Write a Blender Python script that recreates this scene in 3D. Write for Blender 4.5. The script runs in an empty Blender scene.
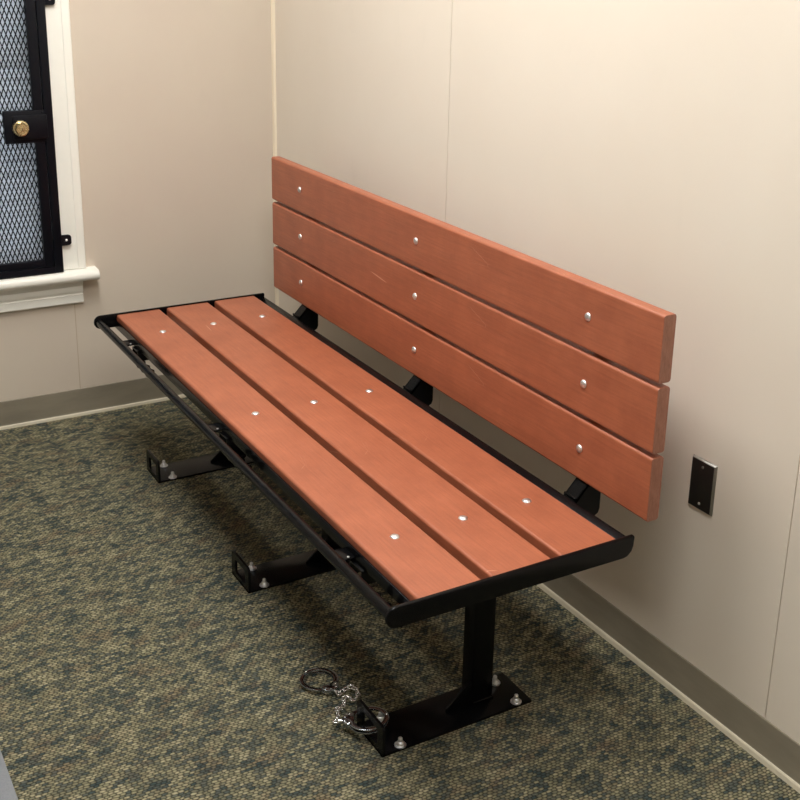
import bpy, bmesh, math, random
from mathutils import Vector, Matrix
random.seed(7)
PI = math.pi
sc = bpy.context.scene
COL = sc.collection
V = Vector

# ------------------------------------------------------------------ helpers
WLOC = {}
def wloc(o):
    return WLOC.get(o, V((0, 0, 0)))

def tag(o, label=None, cat=None, group=None, kind=None):
    if label: o['label'] = label
    if cat: o['category'] = cat
    if group: o['group'] = group
    if kind: o['kind'] = kind
    return o

def empty(name, loc):
    o = bpy.data.objects.new(name, None)
    o.empty_display_size = .05
    COL.objects.link(o)
    o.location = loc
    WLOC[o] = V(loc)
    return o

def obj(name, bm, mat, parent=None, smooth=False, origin=None):
    """link a bmesh given in world coordinates as one mesh object"""
    bm.normal_update()
    vs = [v.co for v in bm.verts]
    lo = V([min(v[i] for v in vs) for i in range(3)])
    hi = V([max(v[i] for v in vs) for i in range(3)])
    c = V(origin) if origin is not None else (lo + hi) / 2
    for v in bm.verts: v.co -= c
    me = bpy.data.meshes.new(name)
    bm.to_mesh(me); bm.free()
    o = bpy.data.objects.new(name, me)
    me.materials.append(mat)
    COL.objects.link(o)
    if smooth:
        for p in me.polygons: p.use_smooth = True
        if smooth != 'all':
            ang = math.radians(smooth if not isinstance(smooth, bool) else 35)
            me.set_sharp_from_angle(angle=ang)
    if parent:
        o.parent = parent
        o.location = c - wloc(parent)
    else:
        o.location = c
    WLOC[o] = c
    return o

def NB(): return bmesh.new()

def box(bm, lo, hi, bev=0, seg=2):
    t = bmesh.new()
    bmesh.ops.create_cube(t, size=1)
    for v in t.verts:
        v.co = V([(lo[i] + hi[i]) / 2 + v.co[i] * (hi[i] - lo[i]) for i in range(3)])
    if bev: bmesh.ops.bevel(t, geom=t.edges[:], offset=bev, segments=seg, profile=.5, affect='EDGES')
    merge(bm, t)
    return bm

def merge(bm, t, M=None):
    if M is not None: bmesh.ops.transform(t, matrix=M, verts=t.verts)
    me = bpy.data.meshes.new('tmp'); t.to_mesh(me); t.free()
    bm.from_mesh(me); bpy.data.meshes.remove(me)

def basis(d):
    d = V(d).normalized()
    a = V((0, 0, 1)) if abs(d.z) < .9 else V((1, 0, 0))
    u = d.cross(a).normalized(); w = d.cross(u).normalized()
    return d, u, w

def tube(bm, pts, r, n=14, closed=False, cap=True):
    pts = [V(p) for p in pts]; rings = []
    N = len(pts); prev = None
    for i, p in enumerate(pts):
        if closed: d = pts[(i + 1) % N] - pts[i - 1]
        else: d = pts[min(i + 1, N - 1)] - pts[max(i - 1, 0)]
        d.normalize()
        if prev is None: _, u, w = basis(d)
        else:
            u = (prev - d * prev.dot(d)).normalized(); w = d.cross(u)
        prev = u
        rr = r[i] if isinstance(r, (list, tuple)) else r
        rings.append([bm.verts.new(p + (u * math.cos(2 * PI * k / n) + w * math.sin(2 * PI * k / n)) * rr) for k in range(n)])
    for i in range(N if closed else N - 1):
        a, b = rings[i], rings[(i + 1) % N]
        for k in range(n):
            bm.faces.new([a[k], a[(k + 1) % n], b[(k + 1) % n], b[k]])
    if cap and not closed:
        bm.faces.new(rings[0][::-1]); bm.faces.new(rings[-1])
    bmesh.ops.recalc_face_normals(bm, faces=bm.faces[:])
    return bm

def lathe(bm, base, axis, prof, n=24):
    """prof: list of (radius, height) along axis"""
    d, u, w = basis(axis); base = V(base); rings = []
    t = bmesh.new()
    for r, h in prof:
        if r < 1e-6: rings.append([t.verts.new(base + d * h)])
        else: rings.append([t.verts.new(base + d * h + (u * math.cos(2 * PI * k / n) + w * math.sin(2 * PI * k / n)) * r) for k in range(n)])
    for a, b in zip(rings, rings[1:]):
        for k in range(n):
            k2 = (k + 1) % n
            if len(a) == 1 and len(b) == 1: continue
            if len(a) == 1: t.faces.new([a[0], b[k2], b[k]])
            elif len(b) == 1: t.faces.new([a[k], a[k2], b[0]])
            else: t.faces.new([a[k], a[k2], b[k2], b[k]])
    if len(rings[0]) > 1: t.faces.new(rings[0][::-1])
    if len(rings[-1]) > 1: t.faces.new(rings[-1])
    bmesh.ops.recalc_face_normals(t, faces=t.faces[:])
    merge(bm, t)
    return bm

def prism(bm, outline, axis, a, b, bev=0, hole=None):
    """extrude a 2-D outline between a and b along 'x','y' or 'z'. hole: same-length outline"""
    def P(q, s):
        if axis == 'x': return V((s, q[0], q[1]))
        if axis == 'y': return V((q[0], s, q[1]))
        return V((q[0], q[1], s))
    t = bmesh.new(); n = len(outline)
    A = [t.verts.new(P(q, a)) for q in outline]; B = [t.verts.new(P(q, b)) for q in outline]
    for k in range(n): t.faces.new([A[k], A[(k + 1) % n], B[(k + 1) % n], B[k]])
    if hole is None:
        t.faces.new(A[::-1]); t.faces.new(B)
    else:
        HA = [t.verts.new(P(q, a)) for q in hole]; HB = [t.verts.new(P(q, b)) for q in hole]
        for k in range(n):
            k2 = (k + 1) % n
            t.faces.new([HA[k], HB[k], HB[k2], HA[k2]])
            t.faces.new([A[k], HA[k], HA[k2], A[k2]])
            t.faces.new([B[k], B[k2], HB[k2], HB[k]])
    bmesh.ops.recalc_face_normals(t, faces=t.faces[:])
    if bev:
        es = [e for e in t.edges if len(e.link_faces) == 2 and e.calc_face_angle(0) > .7]
        bmesh.ops.bevel(t, geom=es, offset=bev, segments=2, profile=.5, affect='EDGES')
    merge(bm, t)
    return bm

def rrect(x0, y0, x1, y1, r, n=4, rs=None):
    """rounded rectangle outline; rs per corner: (x0y0, x1y0, x1y1, x0y1)"""
    rs = rs or (r,) * 4; out = []
    for (cx, cy, a0), rr in zip(((x0, y0, PI), (x1, y0, 1.5 * PI), (x1, y1, 0), (x0, y1, .5 * PI)), rs):
        sx = 1 if cx == x0 else -1; sy = 1 if cy == y0 else -1
        for k in range(n + 1):
            a = a0 + k / n * PI / 2
            out.append((cx + sx * rr + rr * math.cos(a), cy + sy * rr + rr * math.sin(a)))
    return out

# ------------------------------------------------------------------ materials
class NT:
    def __init__(s, name):
        s.m = bpy.data.materials.new(name); s.m.use_nodes = True
        s.t = s.m.node_tree; s.b = s.t.nodes['Principled BSDF']
    def n(s, typ, **kw):
        nd = s.t.nodes.new(typ)
        for k, v in kw.items():
            if k.startswith('i_'):
                nd.inputs[int(k[2:]) if k[2:].isdigit() else k[2:]].default_value = v
            else: setattr(nd, k, v)
        return nd
    def l(s, a, b): s.t.links.new(a, b)
    def obco(s):
        return s.n('ShaderNodeTexCoord').outputs['Object']
    def math(s, op, a, b=None, c=None):
        nd = s.n('ShaderNodeMath', operation=op)
        for i, q in enumerate((a, b, c)):
            if q is None: continue
            if isinstance(q, (int, float)): nd.inputs[i].default_value = q
            else: s.l(q, nd.inputs[i])
        return nd.outputs[0]
    def mapped(s, co, scale=(1, 1, 1), loc=(0, 0, 0), rot=(0, 0, 0)):
        m = s.n('ShaderNodeMapping'); s.l(co, m.inputs[0])
        m.inputs['Scale'].default_value = scale; m.inputs['Location'].default_value = loc; m.inputs['Rotation'].default_value = rot
        return m.outputs[0]
    def noise(s, co, scale, detail=3, rough=.5):
        nd = s.n('ShaderNodeTexNoise'); s.l(co, nd.inputs['Vector'])
        nd.inputs['Scale'].default_value = scale; nd.inputs['Detail'].default_value = detail; nd.inputs['Roughness'].default_value = rough
        return nd.outputs['Fac']
    def ramp(s, f, stops, interp='LINEAR'):
        r = s.n('ShaderNodeValToRGB'); r.color_ramp.interpolation = interp
        e = r.color_ramp.elements
        while len(e) < len(stops): e.new(.5)
        for q, (p, c) in zip(e, stops):
            q.position = p; q.color = (*c, 1) if len(c) == 3 else c
        s.l(f, r.inputs[0]); return r.outputs[0]
    def mix(s, f, a, b, mode='MIX'):
        nd = s.n('ShaderNodeMix', data_type='RGBA', blend_type=mode)
        if isinstance(f, (int, float)): nd.inputs[0].default_value = f
        else: s.l(f, nd.inputs[0])
        for i, q in ((6, a), (7, b)):
            if isinstance(q, tuple): nd.inputs[i].default_value = (*q, 1) if len(q) == 3 else q
            else: s.l(q, nd.inputs[i])
        return nd.outputs[2]
    def bump(s, h, strength=.3, dist=.001):
        nd = s.n('ShaderNodeBump'); s.l(h, nd.inputs['Height'])
        nd.inputs['Strength'].default_value = strength; nd.inputs['Distance'].default_value = dist
        s.l(nd.outputs[0], s.b.inputs['Normal'])
    def col(s, c):
        if isinstance(c, tuple): s.b.inputs['Base Color'].default_value = (*c, 1)
        else: s.l(c, s.b.inputs['Base Color'])
    def pr(s, rough=None, metal=None, spec=None):
        if rough is not None:
            if isinstance(rough, float): s.b.inputs['Roughness'].default_value = rough
            else: s.l(rough, s.b.inputs['Roughness'])
        if metal is not None: s.b.inputs['Metallic'].default_value = metal
        if spec is not None: s.b.inputs['Specular IOR Level'].default_value = spec

def S(r, g, b):
    f = lambda c: (c / 255 / 12.92) if c / 255 <= .04045 else ((c / 255 + .055) / 1.055) ** 2.4
    return (f(r), f(g), f(b))

def mat_wall(name, base, tint):
    t = NT(name); co = t.obco()
    n1 = t.noise(co, 1.7, 4, .55); n2 = t.noise(t.mapped(co, (6, 6, 2.5)), 1.6, 5, .6)
    c = t.mix(t.ramp(n1, [(.35, (0, 0, 0)), (.65, (1, 1, 1))]), base, tint)
    # scuffs and rubbed patches with a shape of their own
    c = t.mix(t.ramp(n2, [(.60, (0, 0, 0)), (.80, (.16, .16, .16))]), c, tuple(q * .80 for q in base))
    t.col(c); t.pr(.55, 0, .35)
    t.bump(t.noise(co, 260, 3, .6), .10, .001)
    return t.m
M_WALL_L = mat_wall('wall_paint_shaded', S(205, 192, 177), S(209, 198, 182))  # same wall paint, colour darkened for the weaker light on the left wall
M_WALL_R = mat_wall('wall_paint_lit', S(228, 219, 205), S(225, 215, 200))  # lit copy of that paint, the stronger light put into its colour

def mat_simple(name, c, rough=.5, metal=0., spec=.5, bumpscale=None, bs=.1):
    t = NT(name)
    co = t.obco()
    n = t.noise(co, 9, 4, .6)
    t.col(t.mix(n, tuple(q * .95 for q in c), tuple(min(1, q * 1.05) for q in c)))
    t.pr(rough, metal, spec)
    if bumpscale: t.bump(t.noise(co, bumpscale, 2, .5), bs, .001)
    return t.m

M_TRIM = mat_simple('ivory_gloss_paint', S(244, 243, 234), .32, bumpscale=60, bs=.05)
M_CAULK = mat_simple('cream_cove_edge', S(218, 210, 188), .5)
M_CEIL = mat_simple('ceiling_white', S(225, 222, 212), .8)
M_VINYL = mat_simple('grey_vinyl', S(128, 133, 138), .45)
M_SEAM = mat_simple('panel_joint', S(186, 168, 142), .6)

def mat_baseboard():
    t = NT('vinyl_baseboard_taupe'); co = t.obco()
    n = t.noise(t.mapped(co, (2, 2, 8)), 3, 5, .6)
    t.col(t.ramp(n, [(.3, S(130, 123, 108)), (.7, S(145, 137, 120))])); t.pr(.5, 0, .4)
    t.bump(t.noise(co, 90, 2), .05, .001)
    return t.m
M_BASE = mat_baseboard()

def mat_black(name='black_powder_coat', rough=.24, c=(.0028, .0029, .0034)):
    t = NT(name); co = t.obco()
    t.col(c)
    t.pr(rough, 0, .18)
    return t.m
M_BLACK = mat_black()
M_BLACKM = mat_black('black_gate_enamel', .38, (.004, .0045, .0075))

def mat_metal(name, c, rough):
    t = NT(name); t.col(c); co = t.obco()
    n = t.noise(co, 300, 3)
    t.pr(t.ramp(n, [(.3, (rough * .7,) * 3), (.7, (rough * 1.4,) * 3)]), 1.)
    return t.m
M_ZINC = mat_metal('zinc_plate', (.88, .90, .92), .36)
M_NICK = mat_metal('nickel_plate', (.86, .87, .88), .20)
M_CUFF = mat_metal('cuff_nickel_darkened', (.46, .49, .53), .16)  # nickel darkened to carry the reflection of the dark bench underside
M_BRASS = mat_metal('brass', (.80, .68, .40), .24)
M_STEELB = mat_metal('brown_black_outlet_steel', (.22, .21, .20), .35)

MARKS = [((1.9130, -.3259, .4652), (1.9290, -.2983, .4652), .0010), ((1.9320, -.2930, .4652), (1.9345, -.2880, .4652), .0010),
         ((.5730, -.4930, .4652), (.6500, -.4990, .4652), .0012), ((2.1860, -.5480, .4652), (2.1990, -.5210, .4652), .0012),
         ((1.0400, -.1755, .7150), (1.1400, -.1755, .7050), .0022)]

def mat_plank():
    t = NT('recycled_plastic_redwood'); co = t.obco()
    g = t.noise(t.mapped(co, (3, 70, 70)), 3.2, 6, .62)        # fine lengthwise grain
    g2 = t.noise(t.mapped(co, (1.2, 16, 16)), 3.0, 4, .55)
    s = t.noise(co, 14, 6, .6); p = t.noise(co, 420, 2, .5)
    c = t.ramp(s, [(.28, S(156, 86, 57)), (.72, S(176, 102, 70))])
    c = t.mix(t.ramp(g, [(.42, (0, 0, 0)), (.70, (.42, .42, .42))]), c, S(126, 65, 44))
    c = t.mix(t.ramp(g2, [(.55, (0, 0, 0)), (.80, (.22, .22, .22))]), c, S(190, 114, 86))
    c = t.mix(t.ramp(p, [(.60, (0, 0, 0)), (.78, (.25, .25, .25))]), c, S(200, 126, 96))
    ge = t.n('ShaderNodeSeparateXYZ'); t.l(t.n('ShaderNodeTexCoord').outputs['Normal'], ge.inputs[0])
    endf = t.ramp(t.math('ABSOLUTE', ge.outputs[0]), [(.6, (0, 0, 0)), (.85, (1, 1, 1))])
    saw = t.ramp(t.noise(t.mapped(co, (1, 40, 8)), 6, 5, .7), [(.35, S(128, 84, 66)), (.65, S(160, 112, 92))])
    c = t.mix(t.math('MULTIPLY', endf, .75), c, saw)
    # a few pale scratches
    v = t.n('ShaderNodeTexVoronoi', feature='DISTANCE_TO_EDGE'); t.l(t.mapped(co, (1.5, 9, 9), (.37, .2, 0), (0, 0, .5)), v.inputs[0]); v.inputs['Scale'].default_value = 1.6
    line = t.ramp(v.outputs['Distance'], [(0, (1, 1, 1)), (.0035, (0, 0, 0))])
    msk = t.ramp(t.noise(co, 5.3, 2), [(.64, (0, 0, 0)), (.70, (.55, .55, .55))])
    c = t.mix(t.math('MULTIPLY', line, msk), c, S(224, 178, 150))
    geo = t.n('ShaderNodeNewGeometry').outputs['Position']
    for (ax, ay, az), (bx, by, bz), wdt in MARKS:
        A, B = V((ax, ay, az)), V((bx, by, bz)); mid = (A + B) / 2; L = (B - A).length / 2
        sub = t.n('ShaderNodeVectorMath', operation='SUBTRACT'); t.l(geo, sub.inputs[0]); sub.inputs[1].default_value = mid
        dt = t.n('ShaderNodeVectorMath', operation='DOT_PRODUCT'); t.l(sub.outputs[0], dt.inputs[0]); dt.inputs[1].default_value = (B - A).normalized()
        ln = t.n('ShaderNodeVectorMath', operation='LENGTH'); t.l(sub.outputs[0], ln.inputs[0])
        al = t.math('POWER', dt.outputs['Value'], 2); pe = t.math('SUBTRACT', t.math('POWER', ln.outputs['Value'], 2), al)
        e = t.math('ADD', t.math('DIVIDE', al, L * L), t.math('DIVIDE', pe, wdt * wdt))
        c = t.mix(t.ramp(e, [(.5, (.65, .65, .65)), (1, (0, 0, 0))]), c, S(226, 176, 150))
    t.col(c); t.pr(.44, 0, .75)
    h = t.math('ADD', t.math('MULTIPLY', g, .8), t.math('MULTIPLY', p, .25))
    t.bump(h, .35, .0009)
    return t.m
M_PLANK = mat_plank()

def mat_carpet():
    t = NT('loop_pile_carpet'); co = t.obco()
    sp = t.n('ShaderNodeSeparateXYZ'); t.l(co, sp.inputs[0])
    wob = t.math('MULTIPLY', t.math('SUBTRACT', t.noise(co, 45, 2), .5), .9)
    u = t.math('ADD', t.math('DIVIDE', sp.outputs[0], .0066), wob)
    row = t.math('FLOOR', u)
    wr = t.n('ShaderNodeTexWhiteNoise', noise_dimensions='1D'); t.l(row, wr.inputs['W'])
    off = t.math('ADD', t.math('MULTIPLY', t.math('MODULO', t.math('ADD', row, 4000), 2), .5), t.math('MULTIPLY', wr.outputs['Value'], .38))
    v = t.math('ADD', t.math('ADD', t.math('DIVIDE', sp.outputs[1], .0118), off), wob)
    cellv = t.math('FLOOR', v)
    fu = t.math('FRACT', u); fv = t.math('FRACT', v)
    su = t.math('SINE', t.math('MULTIPLY', fu, PI)); sv = t.math('SINE', t.math('MULTIPLY', fv, PI))
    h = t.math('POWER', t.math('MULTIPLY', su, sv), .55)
    cell = t.n('ShaderNodeCombineXYZ'); t.l(row, cell.inputs[0]); t.l(cellv, cell.inputs[1])
    wn = t.n('ShaderNodeTexWhiteNoise', noise_dimensions='2D'); t.l(cell.outputs[0], wn.inputs['Vector'])
    rnd = wn.outputs['Value']
    cc = t.mapped(t.mapped(cell.outputs[0], (.0066, .0118, 1)), (1, 1, 1), (0, 0, 0), (0, 0, -.33))
    streak = t.noise(t.mapped(cc, (46, 17, 1)), 1.0, 3, .55)
    patch = t.noise(t.mapped(cc, (22, 10, 1), (3, 1, 0)), 1.0, 2, .5)
    f = t.math('ADD', t.math('MULTIPLY', streak, 1.0), t.math('MULTIPLY', t.math('SUBTRACT', rnd, .5), .32))
    c = t.ramp(f, [(.26, S(66, 80, 80)), (.40, S(102, 106, 96)), (.50, S(134, 131, 106)), (.60, S(158, 152, 122)), (.74, S(186, 178, 146))])
    rust = t.ramp(t.math('ADD', patch, t.math('MULTIPLY', rnd, .12)), [(.62, (0, 0, 0)), (.78, (.5, .5, .5))])
    c = t.mix(rust, c, S(130, 106, 84))
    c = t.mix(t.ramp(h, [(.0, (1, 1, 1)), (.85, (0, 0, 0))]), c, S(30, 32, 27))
    t.col(c); t.pr(.95, 0, .15)
    fib = t.noise(co, 900, 2)
    t.bump(t.math('ADD', t.math('MULTIPLY', h, t.math('ADD', t.math('MULTIPLY', rnd, .5), .6)), t.math('MULTIPLY', fib, .25)), 1.0, .005)
    return t.m
M_CARPET = mat_carpet()

def mat_emit(name, c, e):
    t = NT(name); t.col(c); t.b.inputs['Emission Color'].default_value = (*c, 1); t.b.inputs['Emission Strength'].default_value = e
    return t.m

def mat_glass():
    t = NT('window_glass'); t.col((1, 1, 1)); t.pr(.02); t.b.inputs['Transmission Weight'].default_value = 1; t.b.inputs['IOR'].default_value = 1.45
    return t.m
M_GLASS = mat_glass()
def mat_blind():
    t = NT('blind_white_pvc'); t.col(S(240, 242, 244)); t.pr(.35)
    tr = t.n('ShaderNodeBsdfTranslucent'); tr.inputs[0].default_value = (.80, .85, .90, 1)
    mx = t.n('ShaderNodeMixShader'); mx.inputs[0].default_value = .45
    t.l(t.b.outputs[0], mx.inputs[1]); t.l(tr.outputs[0], mx.inputs[2])
    t.l(mx.outputs[0], t.t.nodes['Material Output'].inputs['Surface']); return t.m
M_BLIND = mat_blind()

# ------------------------------------------------------------------ room
RX, RY, RZ = 5.2, -3.8, 2.75
YC = -1.352           # edge of the carpet

def wall_panels(name, mat, axis, splits, z1, lo, hi, thick=.08, joint=.0022, holes=None):
    """wall plane at 0 (axis 'y': plane y=0, along x; 'x': plane x=0, along y) made of butted panels"""
    bm = NB(); pts = [lo] + splits + [hi]
    for a, b in zip(pts, pts[1:]):
        a2 = a + (joint / 2 if a != lo else 0); b2 = b - (joint / 2 if b != hi else 0)
        if axis == 'y': box(bm, (a2, 0, 0), (b2, .012, z1))
        else: box(bm, (-.012, a2, 0), (0, b2, z1))
    return bm

# right (long) wall, plane y=0
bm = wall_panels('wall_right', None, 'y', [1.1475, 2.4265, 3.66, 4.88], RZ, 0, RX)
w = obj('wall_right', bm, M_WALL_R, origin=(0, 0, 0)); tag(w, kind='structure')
bm = NB(); box(bm, (0, .003, 0), (RX, .10, RZ))
b_ = obj('wall_backing', bm, M_SEAM, w)

# left wall, plane x=0 with the window opening
WY0, WY1, WZ0, WZ1 = -1.66, -.792, .530, 1.93
bm = NB()
box(bm, (-.10, RY, 0), (0, WY0, RZ)); box(bm, (-.10, WY0, WZ1), (0, WY1, RZ))
box(bm, (-.10, WY1, 0), (0, 0, RZ))
box(bm, (-.10, WY0, 0), (0, WY1, WZ0))
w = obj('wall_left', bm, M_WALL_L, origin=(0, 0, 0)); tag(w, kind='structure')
# joint of the lower wall panel under the window
bm = NB(); box(bm, (0, -.7442, .098), (.0008, -.7422, .455)); obj('trim_4', bm, M_SEAM, w)
# the other walls, ceiling
bm = NB(); box(bm, (-.1, RY - .1, 0), (RX + .1, RY, RZ)); tag(obj('wall_front', bm, M_WALL_L), kind='structure')
bm = NB(); box(bm, (RX, RY, 0), (RX + .1, .1, RZ)); tag(obj('wall_back', bm, M_WALL_R), kind='structure')
bm = NB(); box(bm, (-.1, RY - .1, RZ), (RX + .1, .1, RZ + .05)); tag(obj('ceiling', bm, M_CEIL), kind='structure')
# floors
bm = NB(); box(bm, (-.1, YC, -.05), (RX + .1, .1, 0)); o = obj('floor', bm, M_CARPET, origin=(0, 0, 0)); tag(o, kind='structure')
bm = NB(); box(bm, (-.1, RY - .1, -.05), (RX + .1, YC, .001)); tag(obj('floor', bm, M_VINYL), kind='structure')
bm = NB(); box(bm, (0, YC - .03, .001), (RX, YC + .0, .004), .001); tag(obj('trim_3', bm, mat_metal('threshold_aluminium', (.36, .38, .41), .42)), kind='structure')

# corner bead
bm = NB(); prism(bm, [(0, 0), (.011, 0), (.0085, -.006), (.006, -.0085), (0, -.011)], 'z', .0, RZ)
tag(obj('trim_1', bm, mat_simple('corner_bead_paint', S(233, 220, 196), .45)), kind='structure')

# baseboards: flat vinyl with the pale line of adhesive at its foot
HB = .0985
def base_profile(): return [(0, 0), (0, HB), (.0018, HB), (.003, HB - .002), (.003, .018), (.004, .012), (.004, 0)]
bm = NB(); prism(bm, [(-q[0], q[1]) for q in base_profile()], 'x', 0, RX)
b1 = obj('baseboard_right', bm, M_BASE); tag(b1, kind='structure')
bm = NB(); prism(bm, [(0, 0), (0, .015), (-.0048, .015), (-.0068, .011), (-.0075, 0)], 'x', .0, RX); obj('cove_edge', bm, M_CAULK, b1)
bm = NB(); prism(bm, base_profile(), 'y', RY, -.003)
b2 = obj('baseboard_left', bm, M_BASE); tag(b2, kind='structure')
bm = NB(); prism(bm, [(0, 0), (0, .012), (.0048, .012), (.0068, .009), (.0075, 0)], 'y', RY, -.003); obj('cove_edge', bm, M_CAULK, b2)

# ------------------------------------------------------------------ window
def casing():
    bm = NB()
    prof = [(-.701, 0), (-.701, .019), (-.704, .022), (-.726, .022), (-.729, .0195), (-.735, .0185), (-.77, .016), (-.786, .013), (-.792, .011), (-.792, 0)]
    # right-hand jamb casing (runs up), left-hand mirrored, head casing
    prism(bm, [(q[1], q[0]) for q in prof], 'z', WZ0 + .001, WZ1 + .0)
    ym = (WY0 + WY1) / 2
    prism(bm, [(q[1], 2 * ym - q[0]) for q in prof], 'z', WZ0 + .001, WZ1 + .0)
    box(bm, (0, 2 * ym + .701, WZ1), (.022, -.701, WZ1 + .09), .003)
    # reveal lining
    box(bm, (-.10, WY1 - .012, WZ0), (0, WY1, WZ1)); box(bm, (-.10, WY0, WZ0), (0, WY0 + .012, WZ1)); box(bm, (-.10, WY0, WZ1 - .012), (0, WY1, WZ1))
    return bm
win = obj('window_1', casing(), M_TRIM, smooth=30); tag(win, kind='structure')
sl = NB()
yl = 2 * (WY0 + WY1) / 2 + .663
t = bmesh.new()
prof = [(-.098, .500), (-.098, .5285), (.050, .5285), (.0575, .525), (.062, .517), (.063, .509), (.060, .501), (.054, .4965), (.046, .494), (0, .494), (0, .5)]
prism(sl, prof[:9] + [(0.0, .494), (0, .4999)], 'y', yl, -.663, bev=0)
for v in sl.verts:      # rounded horn at the end
    if v.co.x > .05: v.co.y += -.006 if v.co.y > -1 else .006
obj('sill', sl, M_TRIM, win, smooth=50)
ap = NB()
prism(ap, [(0, .410), (0, .494), (.030, .494), (.026, .482), (.020, .470), (.020, .452), (.014, .450), (.014, .443), (.017, .440), (.017, .414), (.013, .410)], 'y', yl + .045, -.716)
obj('apron', ap, M_TRIM, win)
g = NB(); box(g, (-.092, WY0 + .012, WZ0), (-.088, WY1 - .012, WZ1 - .012)); obj('glass_pane', g, M_GLASS, win)
sf = NB()
for z0_, z1_ in ((WZ0, WZ0 + .045), (1.20, 1.24), (WZ1 - .06, WZ1 - .012)):
    box(sf, (-.098, WY0 + .012, z0_), (-.080, WY1 - .012, z1_), .002)
box(sf, (-.098, WY0 + .012, WZ0), (-.080, WY0 + .05, WZ1 - .012), .002); box(sf, (-.098, WY1 - .05, WZ0), (-.080, WY1 - .012, WZ1 - .012), .002)
obj('sash', sf, M_TRIM, win)
# mini-blind behind the gate
bl = empty('window_blind', (-.045, (WY0 + WY1) / 2, WZ0 + .02))
tag(bl, 'white horizontal slatted blind hanging behind the black mesh window gate', 'blind')
hr = NB(); box(hr, (-.07, WY0 + .016, WZ1 - .055), (-.025, WY1 - .016, WZ1 - .015), .003); obj('head_rail', hr, M_BLIND, bl)
br = NB(); box(br, (-.06, WY0 + .018, WZ0 + .004), (-.030, WY1 - .018, WZ0 + .018), .003); obj('bottom_rail', br, M_BLIND, bl)
sm = None; z = WZ0 + .040; k = 0
while z < WZ1 - .07:
    if sm is None:
        s_ = NB(); t = bmesh.new(); n = 6; rows = []
        for i in range(n + 1):
            a = -1 + 2 * i / n
            x = -.045 - a * .009; zz = a * .0262; xx = x + .003 * (1 - a * a)
            rows.append([t.verts.new((xx, WY0 + .018, z + zz)), t.verts.new((xx, WY1 - .018, z + zz))])
        for a, b in zip(rows, rows[1:]): t.faces.new([a[0], a[1], b[1], b[0]])
        bmesh.ops.solidify(t, geom=t.faces[:], thickness=.0009)
        merge(s_, t); so = obj('slat', s_, M_BLIND, bl, smooth=40); sm = so; base_z = so.location.z; z0 = z
    else:
        so = sm.copy(); COL.objects.link(so); so.parent = bl; so.location.z = base_z + (z - z0)
    z += .0430; k += 1
cd = NB()
for y in (WY0 + .15, WY1 - .15): tube(cd, [(-.045, y, WZ0 + .01), (-.045, y, WZ1 - .05)], .0009, 6)
obj('ladder_cord', cd, M_BLIND, bl)

# ------------------------------------------------------------------ black security gate over the window
G1, GZ0, GZ1 = -.7795, .531, 1.86
G0 = 2 * (WY0 + WY1) / 2 - G1
gate = empty('window_security_gate', (.03, (G0 + G1) / 2, GZ0))
tag(gate, 'black steel security gate of expanded mesh with brass lock over the window', 'window gate')
XF, XB = .040, .014     # front and back faces
fr = NB(); wd = .0265
box(fr, (XB, G1 - wd, GZ0), (XF, G1, GZ1), .0015); box(fr, (XB, G0, GZ0), (XF, G0 + wd, GZ1), .0015)
box(fr, (XB, G0 + wd, GZ0), (XF, G1 - wd, GZ0 + .020), .0006); box(fr, (XB, G0 + wd, GZ1 - .02), (XF, G1 - wd, GZ1), .0006)
fro = obj('outer_frame', fr, M_BLACKM, gate, smooth=40)
# fixing tabs on the casing
for zc in (.634, 1.400):
    for side in (1, -1):
        ye = G1 if side == 1 else G0
        y0, y1 = (ye - .002, ye + .034) if side == 1 else (ye - .034, ye + .002)
        tb = NB()
        rs = (0, .010, .010, 0) if side == 1 else (.010, 0, 0, .010)
        prism(tb, rrect(y0, zc - .0175, y1, zc + .0175, .01, 4, [max(r, .0005) for r in rs]), 'x', .0225, .0275)
        to = obj('fixing_tab', tb, M_BLACKM, gate, smooth=40)
        sb = NB(); lathe(sb, (.0270, ye + side * .018, zc), (1, 0, 0), [(.0045, 0), (.004, .0015), (0, .0025)], 12); obj('screw', sb, M_ZINC, to, smooth=60)
# hinged leaf
gap = .003
D1, D0 = G1 - wd - gap, G0 + wd + gap
DZ0, DZ1 = GZ0 + .020 + gap, GZ1 - .02 - gap
leafw = .029
lf = NB()
box(lf, (XB + .004, D1 - leafw, DZ0), (XF - .002, D1, DZ1), .0012); box(lf, (XB + .004, D0, DZ0), (XF - .002, D0 + leafw, DZ1), .0012)
box(lf, (XB + .004, D0 + leafw, DZ0), (XF - .002, D1 - leafw, DZ0 + .022), .0006); box(lf, (XB + .004, D0 + leafw, DZ1 - .03), (XF - .002, D1 - leafw, DZ1), .0006)
leaf = obj('gate_leaf', lf, M_BLACKM, gate, smooth=40)
# expanded metal mesh : wavy strands meeting at nodes
em = NB()
px, pz = .0141, .0362
ya, yb_ = D0 + leafw - .004, D1 - leafw + .004; za, zb_ = DZ0 + .018, DZ1 - .026
ny = int((yb_ - ya) / px) + 1; nz = int((zb_ - za) / (pz / 2)) + 1
xm, hw, th = .022, .0027, .0014
def strip(p, q):
    # slanted flat strand between two nodes
    (y0, z0_), (y1, z1_) = p, q
    d = V((0, y1 - y0, z1_ - z0_)).normalized(); nrm = V((0, -d.z, d.y)) * hw / 2 * 1.25
    vs = []
    for (y, z_) in (p, q):
        for sx in (-1, 1):
            for sn in (-1, 1):
                vs.append(em.verts.new(V((xm + sx * th + sn * .0007, y, z_)) + nrm * sn))
    a = vs
    for f in ((0, 1, 3, 2), (4, 6, 7, 5), (0, 4, 5, 1), (2, 3, 7, 6), (0, 2, 6, 4), (1, 5, 7, 3)):
        em.faces.new([a[i] for i in f])
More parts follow.
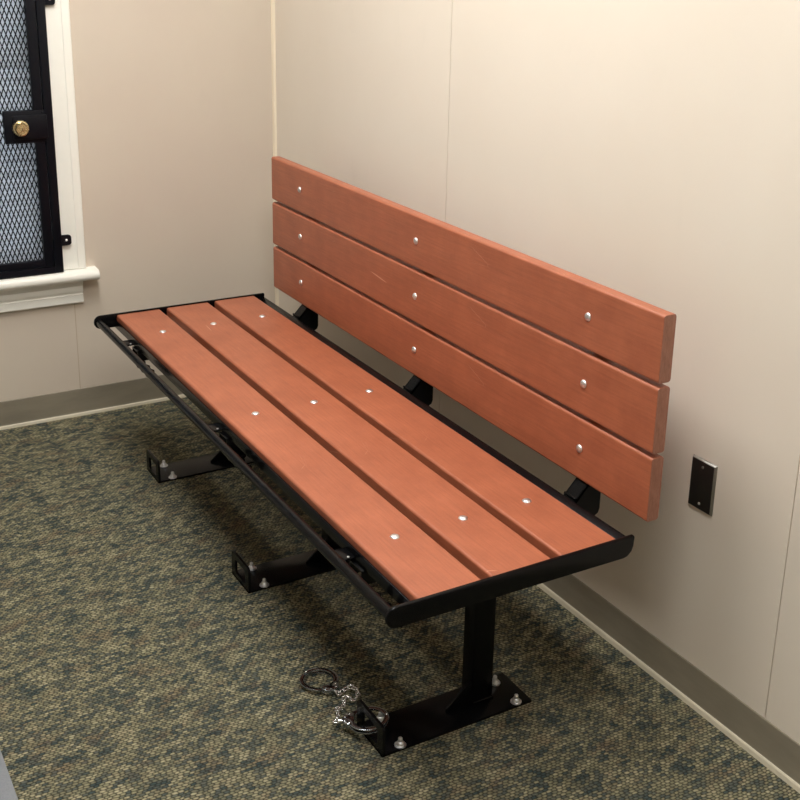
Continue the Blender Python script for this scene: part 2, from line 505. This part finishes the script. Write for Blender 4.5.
for j in range(nz):
    z0_ = za + j * pz / 2; z1_ = min(z0_ + pz / 2, zb_)
    for i in range(ny):
        yc = ya + i * px + (px / 2 if j % 2 else 0)
        flat = .0032   # short joined length at each node
        for s in (-1, 1):
            y1 = yc + s * px / 2
            if ya - .001 <= yc <= yb_ + .001 and ya - .003 <= y1 <= yb_ + .003:
                strip((yc + s * .0006, z0_ + flat / 2), (y1 - s * .0006, z1_ - flat / 2))
        if ya <= yc <= yb_:
            box(em, (xm - th, yc - .0019, z0_ - flat / 2 - .0012), (xm + th, yc + .0019, z0_ + flat / 2 + .0012))
bmesh.ops.recalc_face_normals(em, faces=em.faces[:])
obj('wire_mesh', em, M_BLACKM, leaf)
# lock box with brass cylinder
lb = NB()
box(lb, (.018, -.930, .962), (.040, -.802, 1.064), .003)
box(lb, (.040, -.905, .975), (.047, -.800, 1.050), .002)
lock = obj('lock_box', lb, M_BLACKM, leaf, smooth=40)
for (y, zz) in ((-.898, .968), (-.908, .968), (-.812, .968), (-.812, 1.057)):
    sb = NB(); lathe(sb, (.040, y, zz), (1, 0, 0), [(.003, 0), (.0025, .001), (0, .0018)], 10); obj('screw', sb, M_BLACKM, leaf, smooth=60)
kn = NB()
KX, KY, KZ = .046, -.883, 1.0115
lathe(kn, (KX, KY, KZ), (1, 0, 0), [(.0255, 0), (.0255, .006), (.0240, .009), (.0205, .010), (.0195, .022), (.0188, .0255), (.0178, .0275), (.0160, .0275), (.0148, .0262), (.0075, .0262), (.0075, .0275), (.0045, .0278), (0, .0278)], 36)
kno = obj('lock_cylinder', kn, M_BRASS, lock, smooth=35)
kh = NB(); box(kh, (KX + .0275, KY - .0008, KZ - .0035), (KX + .0284, KY + .0008, KZ + .0035)); obj('keyway', kh, M_BLACKM, lock)

# ------------------------------------------------------------------ outlet cover plate
pl = empty('blank_wall_plate', (2.1915, -.004, .5195))
tag(pl, 'small dark steel blank outlet cover plate on the wall right of the bench', 'wall plate')
def plate_mesh(fw, fh, bw, bh, y0, y1, bev):
    pb = NB(); t = bmesh.new(); bmesh.ops.create_cube(t, size=1)
    for v in t.verts:
        f = v.co.y < 0
        v.co = V((2.1915 + v.co.x * (fw if f else bw), y1 if f else y0, .5195 + v.co.z * (fh if f else bh)))
    bmesh.ops.bevel(t, geom=t.edges[:], offset=bev, segments=2, profile=.5, affect='EDGES'); merge(pb, t); return pb
tp = NT('dark_outlet_enamel'); tp.col(S(36, 32, 29)); tp.pr(.28, 0, .5)
rim = obj('rim', plate_mesh(.0640, .1090, .0705, .1155, 0, -.0056, .0006), mat_metal('rim_highlight_metal', (.33, .32, .30), .38), pl, smooth=40)  # lighter metal paints in the highlight along the plate's bevel
tag(rim, 'bevelled rim in lighter metal that paints in the edge highlight')
obj('plate', plate_mesh(.0625, .1075, .0625, .1075, -.0050, -.0062, .0003), tp.m, pl, smooth=40)
for zz in (.5195 + .0415, .5195 - .0415):
    sb = NB(); lathe(sb, (2.1915, -.006, zz), (0, -1, 0), [(.0034, 0), (.0030, .0010), (0, .0016)], 14); s1 = obj('screw', sb, M_ZINC if zz < .5 else M_STEELB, pl, smooth=60)

# ------------------------------------------------------------------ the bench
U = (1.9927, 1.2876, .5804)
XN, XFAR, YF, ZS, GS = 2.2125, .3640, -.7045, .4643, .0206
W = .14
bench = empty('bench', (1.29, -.45, 0))
tag(bench, 'long bench with reddish brown planks on a black steel pedestal frame by the wall', 'bench')

def plank(lo, hi, r):
    bm = NB(); prism(bm, rrect(lo[1], lo[2], hi[1], hi[2], r, 5), 'x', lo[0], hi[0], bev=.0016); return bm
TS, TB = .036, .032
for k in range(3):
    y0 = YF + k * (W + GS)
    z1 = ZS + .0009 * (k + .5)
    p = obj('seat_plank', plank((XFAR, y0, z1 - TS), (XN, y0 + W, z1), .006), M_PLANK, bench, smooth=32)
    p.modifiers.new('wn', 'WEIGHTED_NORMAL').keep_sharp = True
    for u in U:
        b = NB(); yb = y0 + .0757
        lathe(b, (u, yb, z1 - .001), (0, 0, 1), [(.0102, 0), (.0102, .0012), (.0090, .0028), (.006, .0042), (.0026, .0048), (0, .0049)], 20)
        obj('carriage_bolt', b, M_ZINC, p, smooth=60)
YBK, ZB, GB = -.1744, .4868, .0093
BN, BFAR = 2.2165, .3660
for k in range(3):
    z0 = ZB + k * (W + GB); y0 = YBK - .001 * k
    p = obj('backrest_plank', plank((BFAR, y0, z0), (BN, y0 + TB, z0 + W), .0065), M_PLANK, bench, smooth=32)
    p.modifiers.new('wn', 'WEIGHTED_NORMAL').keep_sharp = True
    for u in U:
        b = NB()
        lathe(b, (u, y0 + .001, z0 + .0725), (0, -1, 0), [(.0096, 0), (.0096, .0014), (.0084, .0034), (.0056, .0052), (.0024, .0060), (0, .0061)], 20)
        obj('carriage_bolt', b, M_ZINC, p, smooth=60)

# end plates : flat bar with rounded front nose and clipped rear corner
def end_outline():
    out = []
    # (y,z), anticlockwise seen from +x ; nose at the front
    c = (-.7535, .4475); r = .0215
    for k in range(9):
        a = math.radians(80 + k * 24.5); out.append((c[0] + r * math.cos(a), c[1] + r * math.sin(a)))
    out += [(-.232, .4240), (-.222, .4260), (-.212, .435), (-.208, .446), (-.2065, .4655), (-.2085, .4695)]
    return out
for x0 in (XN + .0012, XFAR - .0092):
    bm = NB(); prism(bm, end_outline(), 'x', x0, x0 + .008, bev=.0014)
    obj('end_plate', bm, M_BLACK, bench, smooth=40)
X0, X1 = XFAR - .004, XN + .004
bm = NB(); tube(bm, [(X0, -.7590, .4475), (X1, -.7590, .4475)], .0112, 20); obj('front_rail', bm, M_BLACK, bench, smooth=60)
# long angle under the front edge of the first plank
bm = NB(); prism(bm, [(-.7095, .4235), (-.7095, .4490), (-.7060, .4490), (-.7060, .4275), (-.660, .4275), (-.660, .4235)], 'x', X0, X1, bev=.0008)
obj('seat_rail', bm, M_BLACK, bench, smooth=40)
bm = NB()
prism(bm, [(-.2385, .4275), (-.2330, .4540), (-.2080, .4580), (-.2080, .4275)], 'x', X0, X1, bev=.003)
obj('rear_rail', bm, M_BLACK, bench, smooth=40)
bm = NB(); prism(bm, [(-.45, .4240), (-.45, .4275), (-.41, .4275), (-.41, .4240)], 'x', X0, X1, bev=.0008); obj('centre_rail', bm, M_BLACK, bench)

PW, YP, PL, FH = .1133, -.6807, .3756, .0707
for u in U:
    # cross arm : channel under the seat
    a = NB(); z0, z1 = .3920, .4236
    box(a, (u - .0265, -.716, z0), (u - .0225, -.204, z1), .0008); box(a, (u + .0225, -.716, z0), (u + .0265, -.204, z1), .0008); box(a, (u - .0265, -.716, z1 - .004), (u + .0265, -.20, z1), .0008)
    arm = obj('cross_arm', a, M_BLACK, bench, smooth=40)
    # tab joining rail and angle, with its bolt
    tb = NB(); box(tb, (u - .058, -.750, .4300), (u - .014, -.700, .4345), .001); tbo = obj('rail_tab', tb, M_BLACK, bench, smooth=40)
    sbm = NB(); lathe(sbm, (u - .020, -.722, .4343), (0, 0, 1), [(.0028, 0), (.0026, .0012), (0, .0018)], 10); obj('bolt', sbm, M_ZINC, tbo, smooth=60)
    # lugs under the rail
    for dx in (.105, .145, .185):
        lg = NB(); prism(lg, [(-.752, .436), (-.718, .420), (-.718, .392), (-.742, .404), (-.752, .425)], 'x', u + dx - .0025, u + dx + .0025); obj('rail_lug', lg, M_BLACK, bench)
    # post
    xc = u - .018; yc = -.402
    p = NB(); prism(p, rrect(xc - .023, yc - .027, xc + .023, yc + .027, .005, 3), 'z', .0065, .400); po = obj('post', p, M_BLACK, bench, smooth=40)
    p = NB(); box(p, (xc - .034, yc - .040, .400), (xc + .034, yc + .040, .4240), .002); obj('top_plate', p, M_BLACK, bench, smooth=40)
    gs = NB(); prism(gs, [(yc - .026, .006), (yc - .090, .006), (yc - .090, .012), (yc - .030, .064), (yc - .026, .064)], 'x', xc + .014, xc + .020, bev=.0008)
    obj('gusset', gs, M_BLACK, po, smooth=40)
    wl = NB(); pts = []
    for k in range(15):
        a_ = k / 14; pts.append((xc + .024, yc - .026 + a_ * .052, .0085 + .0012 * math.sin(k * 2.3)))
    tube(wl, pts, .0035, 8)
    pts = [(xc - .02 + k / 10 * .04, yc - .027, .0085 + .001 * math.sin(k * 3.1)) for k in range(11)]; tube(wl, pts, .0035, 8)
    obj('weld_bead', wl, M_BLACK, po, smooth=60)
    # floor plate with upturned slotted flange
    bp = NB(); box(bp, (u - PW / 2, YP, .0), (u + PW / 2, YP + PL, .0065), .0012)
    base = obj('base_plate', bp, M_BLACK, bench, smooth=40)
    fl = NB()
    o_ = rrect(u - PW / 2, .0, u + PW / 2, FH, .008, 4, (.0005, .0005, .012, .012))
    h_ = rrect(u - .032, .016, u + .034, .054, .006, 4)
    prism(fl, o_, 'y', YP, YP + .0062, hole=h_)
    obj('slotted_flange', fl, M_BLACK, base, smooth=40)
    for (dx, y) in ((.047, -.6335), (-.044, -.6305), (.045, -.3400), (-.033, -.3430)):
        nb_ = NB()
        lathe(nb_, (u + dx, y, .0065), (0, 0, 1), [(.0125, 0), (.0125, .0018), (.0088, .0022), (.0086, .006), (.0062, .0095), (.0048, .010), (.0046, .017), (.0030, .019), (0, .0192)], 20)
        obj('anchor_bolt', nb_, M_ZINC, base, smooth=45)
    # back support: folded channel rising from the rear rail and running up behind the planks
    bs = NB()
    side = [(-.205, .428), (-.150, .402), (-.138, .402), (-.130, .407), (-.1265, .417), (-.1265, .895), (-.1400, .895), (-.1400, .500), (-.160, .487), (-.205, .440)]
    for s in (-1, 1):
        xs = u + .005 + s * .018
        prism(bs, side, 'x', xs - .002, xs + .002)
    prism(bs, [(-.205, .428), (-.205, .440), (-.160, .487), (-.1400, .500), (-.1400, .895), (-.1365, .895), (-.1365, .497), (-.157, .483), (-.200, .436)], 'x', u - .015, u + .025)
    bo = obj('back_support', bs, M_BLACK, bench)
    wn = NB(); tube(wn, [(u - .013 + k / 12 * .036, -.196 + .001 * math.sin(k * 2.7), .4545) for k in range(13)], .003, 8); obj('weld_bead', wn, M_BLACK, bo, smooth=60)

# ------------------------------------------------------------------ handcuffs
cuffs = empty('handcuffs', (1.85, -.68, 0))
tag(cuffs, 'open pair of nickel handcuffs on the carpet locked to the nearest bench foot', 'handcuffs')
def sector(bm, r0, r1, a0, a1, z0, z1, n=40, r0b=None, r1b=None):
    vs = []
    for k in range(n + 1):
        f = k / n; a = a0 + (a1 - a0) * f
        q0 = r0 + ((r0b or r0) - r0) * f; q1 = r1 + ((r1b or r1) - r1) * f
        c, s = math.cos(a), math.sin(a)
        vs.append([bm.verts.new((q * c, q * s, z_)) for q, z_ in ((q0, z0), (q1, z0), (q1, z1), (q0, z1))])
    for a, b in zip(vs, vs[1:]):
        for k in range(4): bm.faces.new([a[k], a[(k + 1) % 4], b[(k + 1) % 4], b[k]])
    bm.faces.new(vs[0][::-1]); bm.faces.new(vs[-1])
    bmesh.ops.recalc_face_normals(bm, faces=bm.faces[:])
def bevel_all(bm, o):
    es = [e for e in bm.edges if len(e.link_faces) == 2 and e.calc_face_angle(0) > .9]
    bmesh.ops.bevel(bm, geom=es, offset=o, segments=2, profile=.5, affect='EDGES')
def cuff(center, ang, tiltx=0, tilty=0, SC=1.12):
    Mx = Matrix.Translation(center) @ Matrix.Scale(SC, 4) @ Matrix.Rotation(tilty, 4, 'Y') @ Matrix.Rotation(tiltx, 4, 'X') @ Matrix.Rotation(ang, 4, 'Z')
    def fin(name, bm, par, sm=35):
        bmesh.ops.transform(bm, matrix=Mx, verts=bm.verts); return obj(name, bm, M_NICK if name in ('rivet', 'swivel') else M_CUFF, par, smooth=sm)
    R = math.radians
    bm = NB()
    for z0, z1 in ((-.0050, -.0020), (.0020, .0050)):
        t = bmesh.new(); sector(t, .0285, .0405, R(-28), R(196), z0, z1, 48, .0300, .0375); bevel_all(t, .0008); merge(bm, t)
    c = fin('cheek_plates', bm, cuffs)
    bm = NB(); t = bmesh.new(); sector(t, .0300, .0390, R(170), R(352), -.0016, .0016, 44, .0290, .0375); bevel_all(t, .0006); merge(bm, t)
    for k in range(16):   # ratchet teeth
        a = R(318 + k * 2.2); t = bmesh.new(); bmesh.ops.create_cube(t, size=1)
        merge(bm, t, Matrix.Rotation(a, 4, 'Z') @ Matrix.Translation((.0382, 0, 0)) @ Matrix.Rotation(.6, 4, 'Z') @ Matrix.Diagonal((.0016, .0010, .0030, 1)))
    fin('ratchet_arm', bm, c)
    bm = NB()
    prism(bm, [(.0275, -.016), (.0270, 0), (.0275, .017), (.0400, .0175), (.0475, .010), (.0500, 0), (.0475, -.012), (.0400, -.0185)], 'z', -.0052, .0052, bev=.0012)
    fin('lock_case', bm, c)
    bm = NB()
    for (x, y) in ((-.0345, -.005), (.036, -.0125), (.036, .0125), (.0445, .006), (.0445, -.006)):
        bm = NB(); lathe(bm, (x, y, -.0062), (0, 0, 1), [(0, 0), (.0018, .0005), (.0022, .0012), (.0022, .0112), (.0018, .0119), (0, .0124)], 10)
        fin('rivet', bm, c, 60)
    bm = NB(); lathe(bm, (.0495, 0, 0), (1, 0, 0), [(.0032, 0), (.0032, .004), (.0045, .0045), (.0045, .0075), (.003, .008)], 14)
    tube(bm, [(.0615 + .0055 * math.cos(2 * PI * k / 18), .0045 * math.sin(2 * PI * k / 18), 0) for k in range(18)], .0015, 8, closed=True)
    fin('swivel', bm, c, 50)
    return Mx
C1 = V((1.7640, -.6860, .0085)); C2 = V((1.958, -.664, .0265))
cuff(C1, math.radians(14), math.radians(-3), math.radians(-2))
cuff(C2, math.radians(-118), math.radians(3), math.radians(-3))

def link_mesh(length, width, r):
    bm = NB(); pts = []
    h = (length - width) / 2; w2 = width / 2 - r
    for k in range(9):
        a = -PI / 2 + PI * k / 8; pts.append((h + w2 * math.cos(a), w2 * math.sin(a), 0))
    for k in range(9):
        a = PI / 2 + PI * k / 8; pts.append((-h + w2 * math.cos(a), w2 * math.sin(a), 0))
    tube(bm, pts, r, 8, closed=True); return bm
pts = [V(p) for p in (
    (1.8285, -.6665, .008), (1.8215, -.6490, .009), (1.8215, -.6350, .010), (1.8390, -.6290, .011), (1.8600, -.6370, .010), (1.8650, -.6530, .010),
    (1.8550, -.6600, .014), (1.8520, -.6680, .012), (1.8680, -.6760, .009), (1.8800, -.6880, .009), (1.8780, -.6980, .014), (1.8900, -.7020, .010), (1.9050, -.7090, .010), (1.9210, -.7230, .020))]
cum = [0]
for a, b in zip(pts, pts[1:]): cum.append(cum[-1] + (b - a).length)
def at(s):
    s = max(0, min(s, cum[-1] - 1e-6))
    for i in range(len(cum) - 1):
        if cum[i + 1] >= s:
            f = (s - cum[i]) / (cum[i + 1] - cum[i]); return pts[i].lerp(pts[i + 1], f)
pitch = .0118; s = .002; k = 0; proto = None
while s + .006 < cum[-1]:
    c = at(s + pitch / 2); d = (at(s + pitch) - at(s)).normalized()
    if proto is None:
        bm = link_mesh(.0172, .0118, .00180)
        proto = obj('chain_link', bm, M_NICK, cuffs, smooth='all', origin=(0, 0, 0)); o = proto
    else:
        o = proto.copy(); COL.objects.link(o); o.parent = cuffs
    roll = (0.25 if k % 2 else 1.25) + random.uniform(-.3, .3)
    q = d.to_track_quat('X', 'Z').to_matrix().to_4x4() @ Matrix.Rotation(roll, 4, 'X')
    z = c.copy(); z.z = max(c.z, .003 + .0048 * abs(math.sin(roll)))
    o.matrix_local = Matrix.Translation(z - wloc(cuffs)) @ q
    s += pitch; k += 1

# ------------------------------------------------------------------ ceiling lights
M_FR = mat_simple('light_frame_white', S(230, 230, 226), .4)
def troffer(x, y, e, label, lx=1.2, ly=.6, c=(1.0, .985, .955)):
    t = empty('ceiling_light', (x, y, RZ)); tag(t, label, 'ceiling light')
    f = NB(); a, b = lx / 2, ly / 2
    for lo, hi in (((x - a, y - b, RZ - .03), (x + a, y - b + .03, RZ)), ((x - a, y + b - .03, RZ - .03), (x + a, y + b, RZ)),
                   ((x - a, y - b, RZ - .03), (x - a + .03, y + b, RZ)), ((x + a - .03, y - b, RZ - .03), (x + a, y + b, RZ))):
        box(f, lo, hi, .002)
    obj('frame', f, M_FR, t)
    d = NB(); box(d, (x - a + .03, y - b + .03, RZ - .024), (x + a - .03, y + b - .03, RZ - .014)); obj('diffuser', d, mat_emit('diffuser_glow', c, e), t)
troffer(1.35, -.95, 25.0, 'fluorescent ceiling light over the floor in front of the bench')
troffer(3.00, -1.10, 18.5, 'fluorescent ceiling light near the far end of the room')

# ------------------------------------------------------------------ world and camera
w = bpy.data.worlds.new('World'); sc.world = w; w.use_nodes = True
w.node_tree.nodes['Background'].inputs[0].default_value = (.88, .93, 1.0, 1); w.node_tree.nodes['Background'].inputs[1].default_value = 2.0

yaw, pit, rol = 1.0314, -.3032, .0243
F = V((-math.sin(yaw) * math.cos(pit), math.cos(yaw) * math.cos(pit), math.sin(pit))); R = V((math.cos(yaw), math.sin(yaw), 0)); Uv = R.cross(F)
R2 = math.cos(rol) * R + math.sin(rol) * Uv; U2 = -math.sin(rol) * R + math.cos(rol) * Uv
cam = bpy.data.cameras.new('camera'); co = bpy.data.objects.new('camera', cam); COL.objects.link(co)
M = Matrix.Identity(4)
for i in range(3): M[i][0] = R2[i]; M[i][1] = U2[i]; M[i][2] = -F[i]
M.translation = V((3.7574, -1.648, 1.5869)); co.matrix_world = M
cam.sensor_width = 36; cam.lens = 1148.5 / 800 * 36
cam.shift_x = -16.64 / 800; cam.shift_y = -95.9 / 800
cam.clip_start = .02
sc.camera = co
sc.view_settings.view_transform = 'Standard'; sc.view_settings.look = 'None'; sc.view_settings.gamma = 1; sc.view_settings.use_curve_mapping = False
sc.view_settings.exposure = 0.05
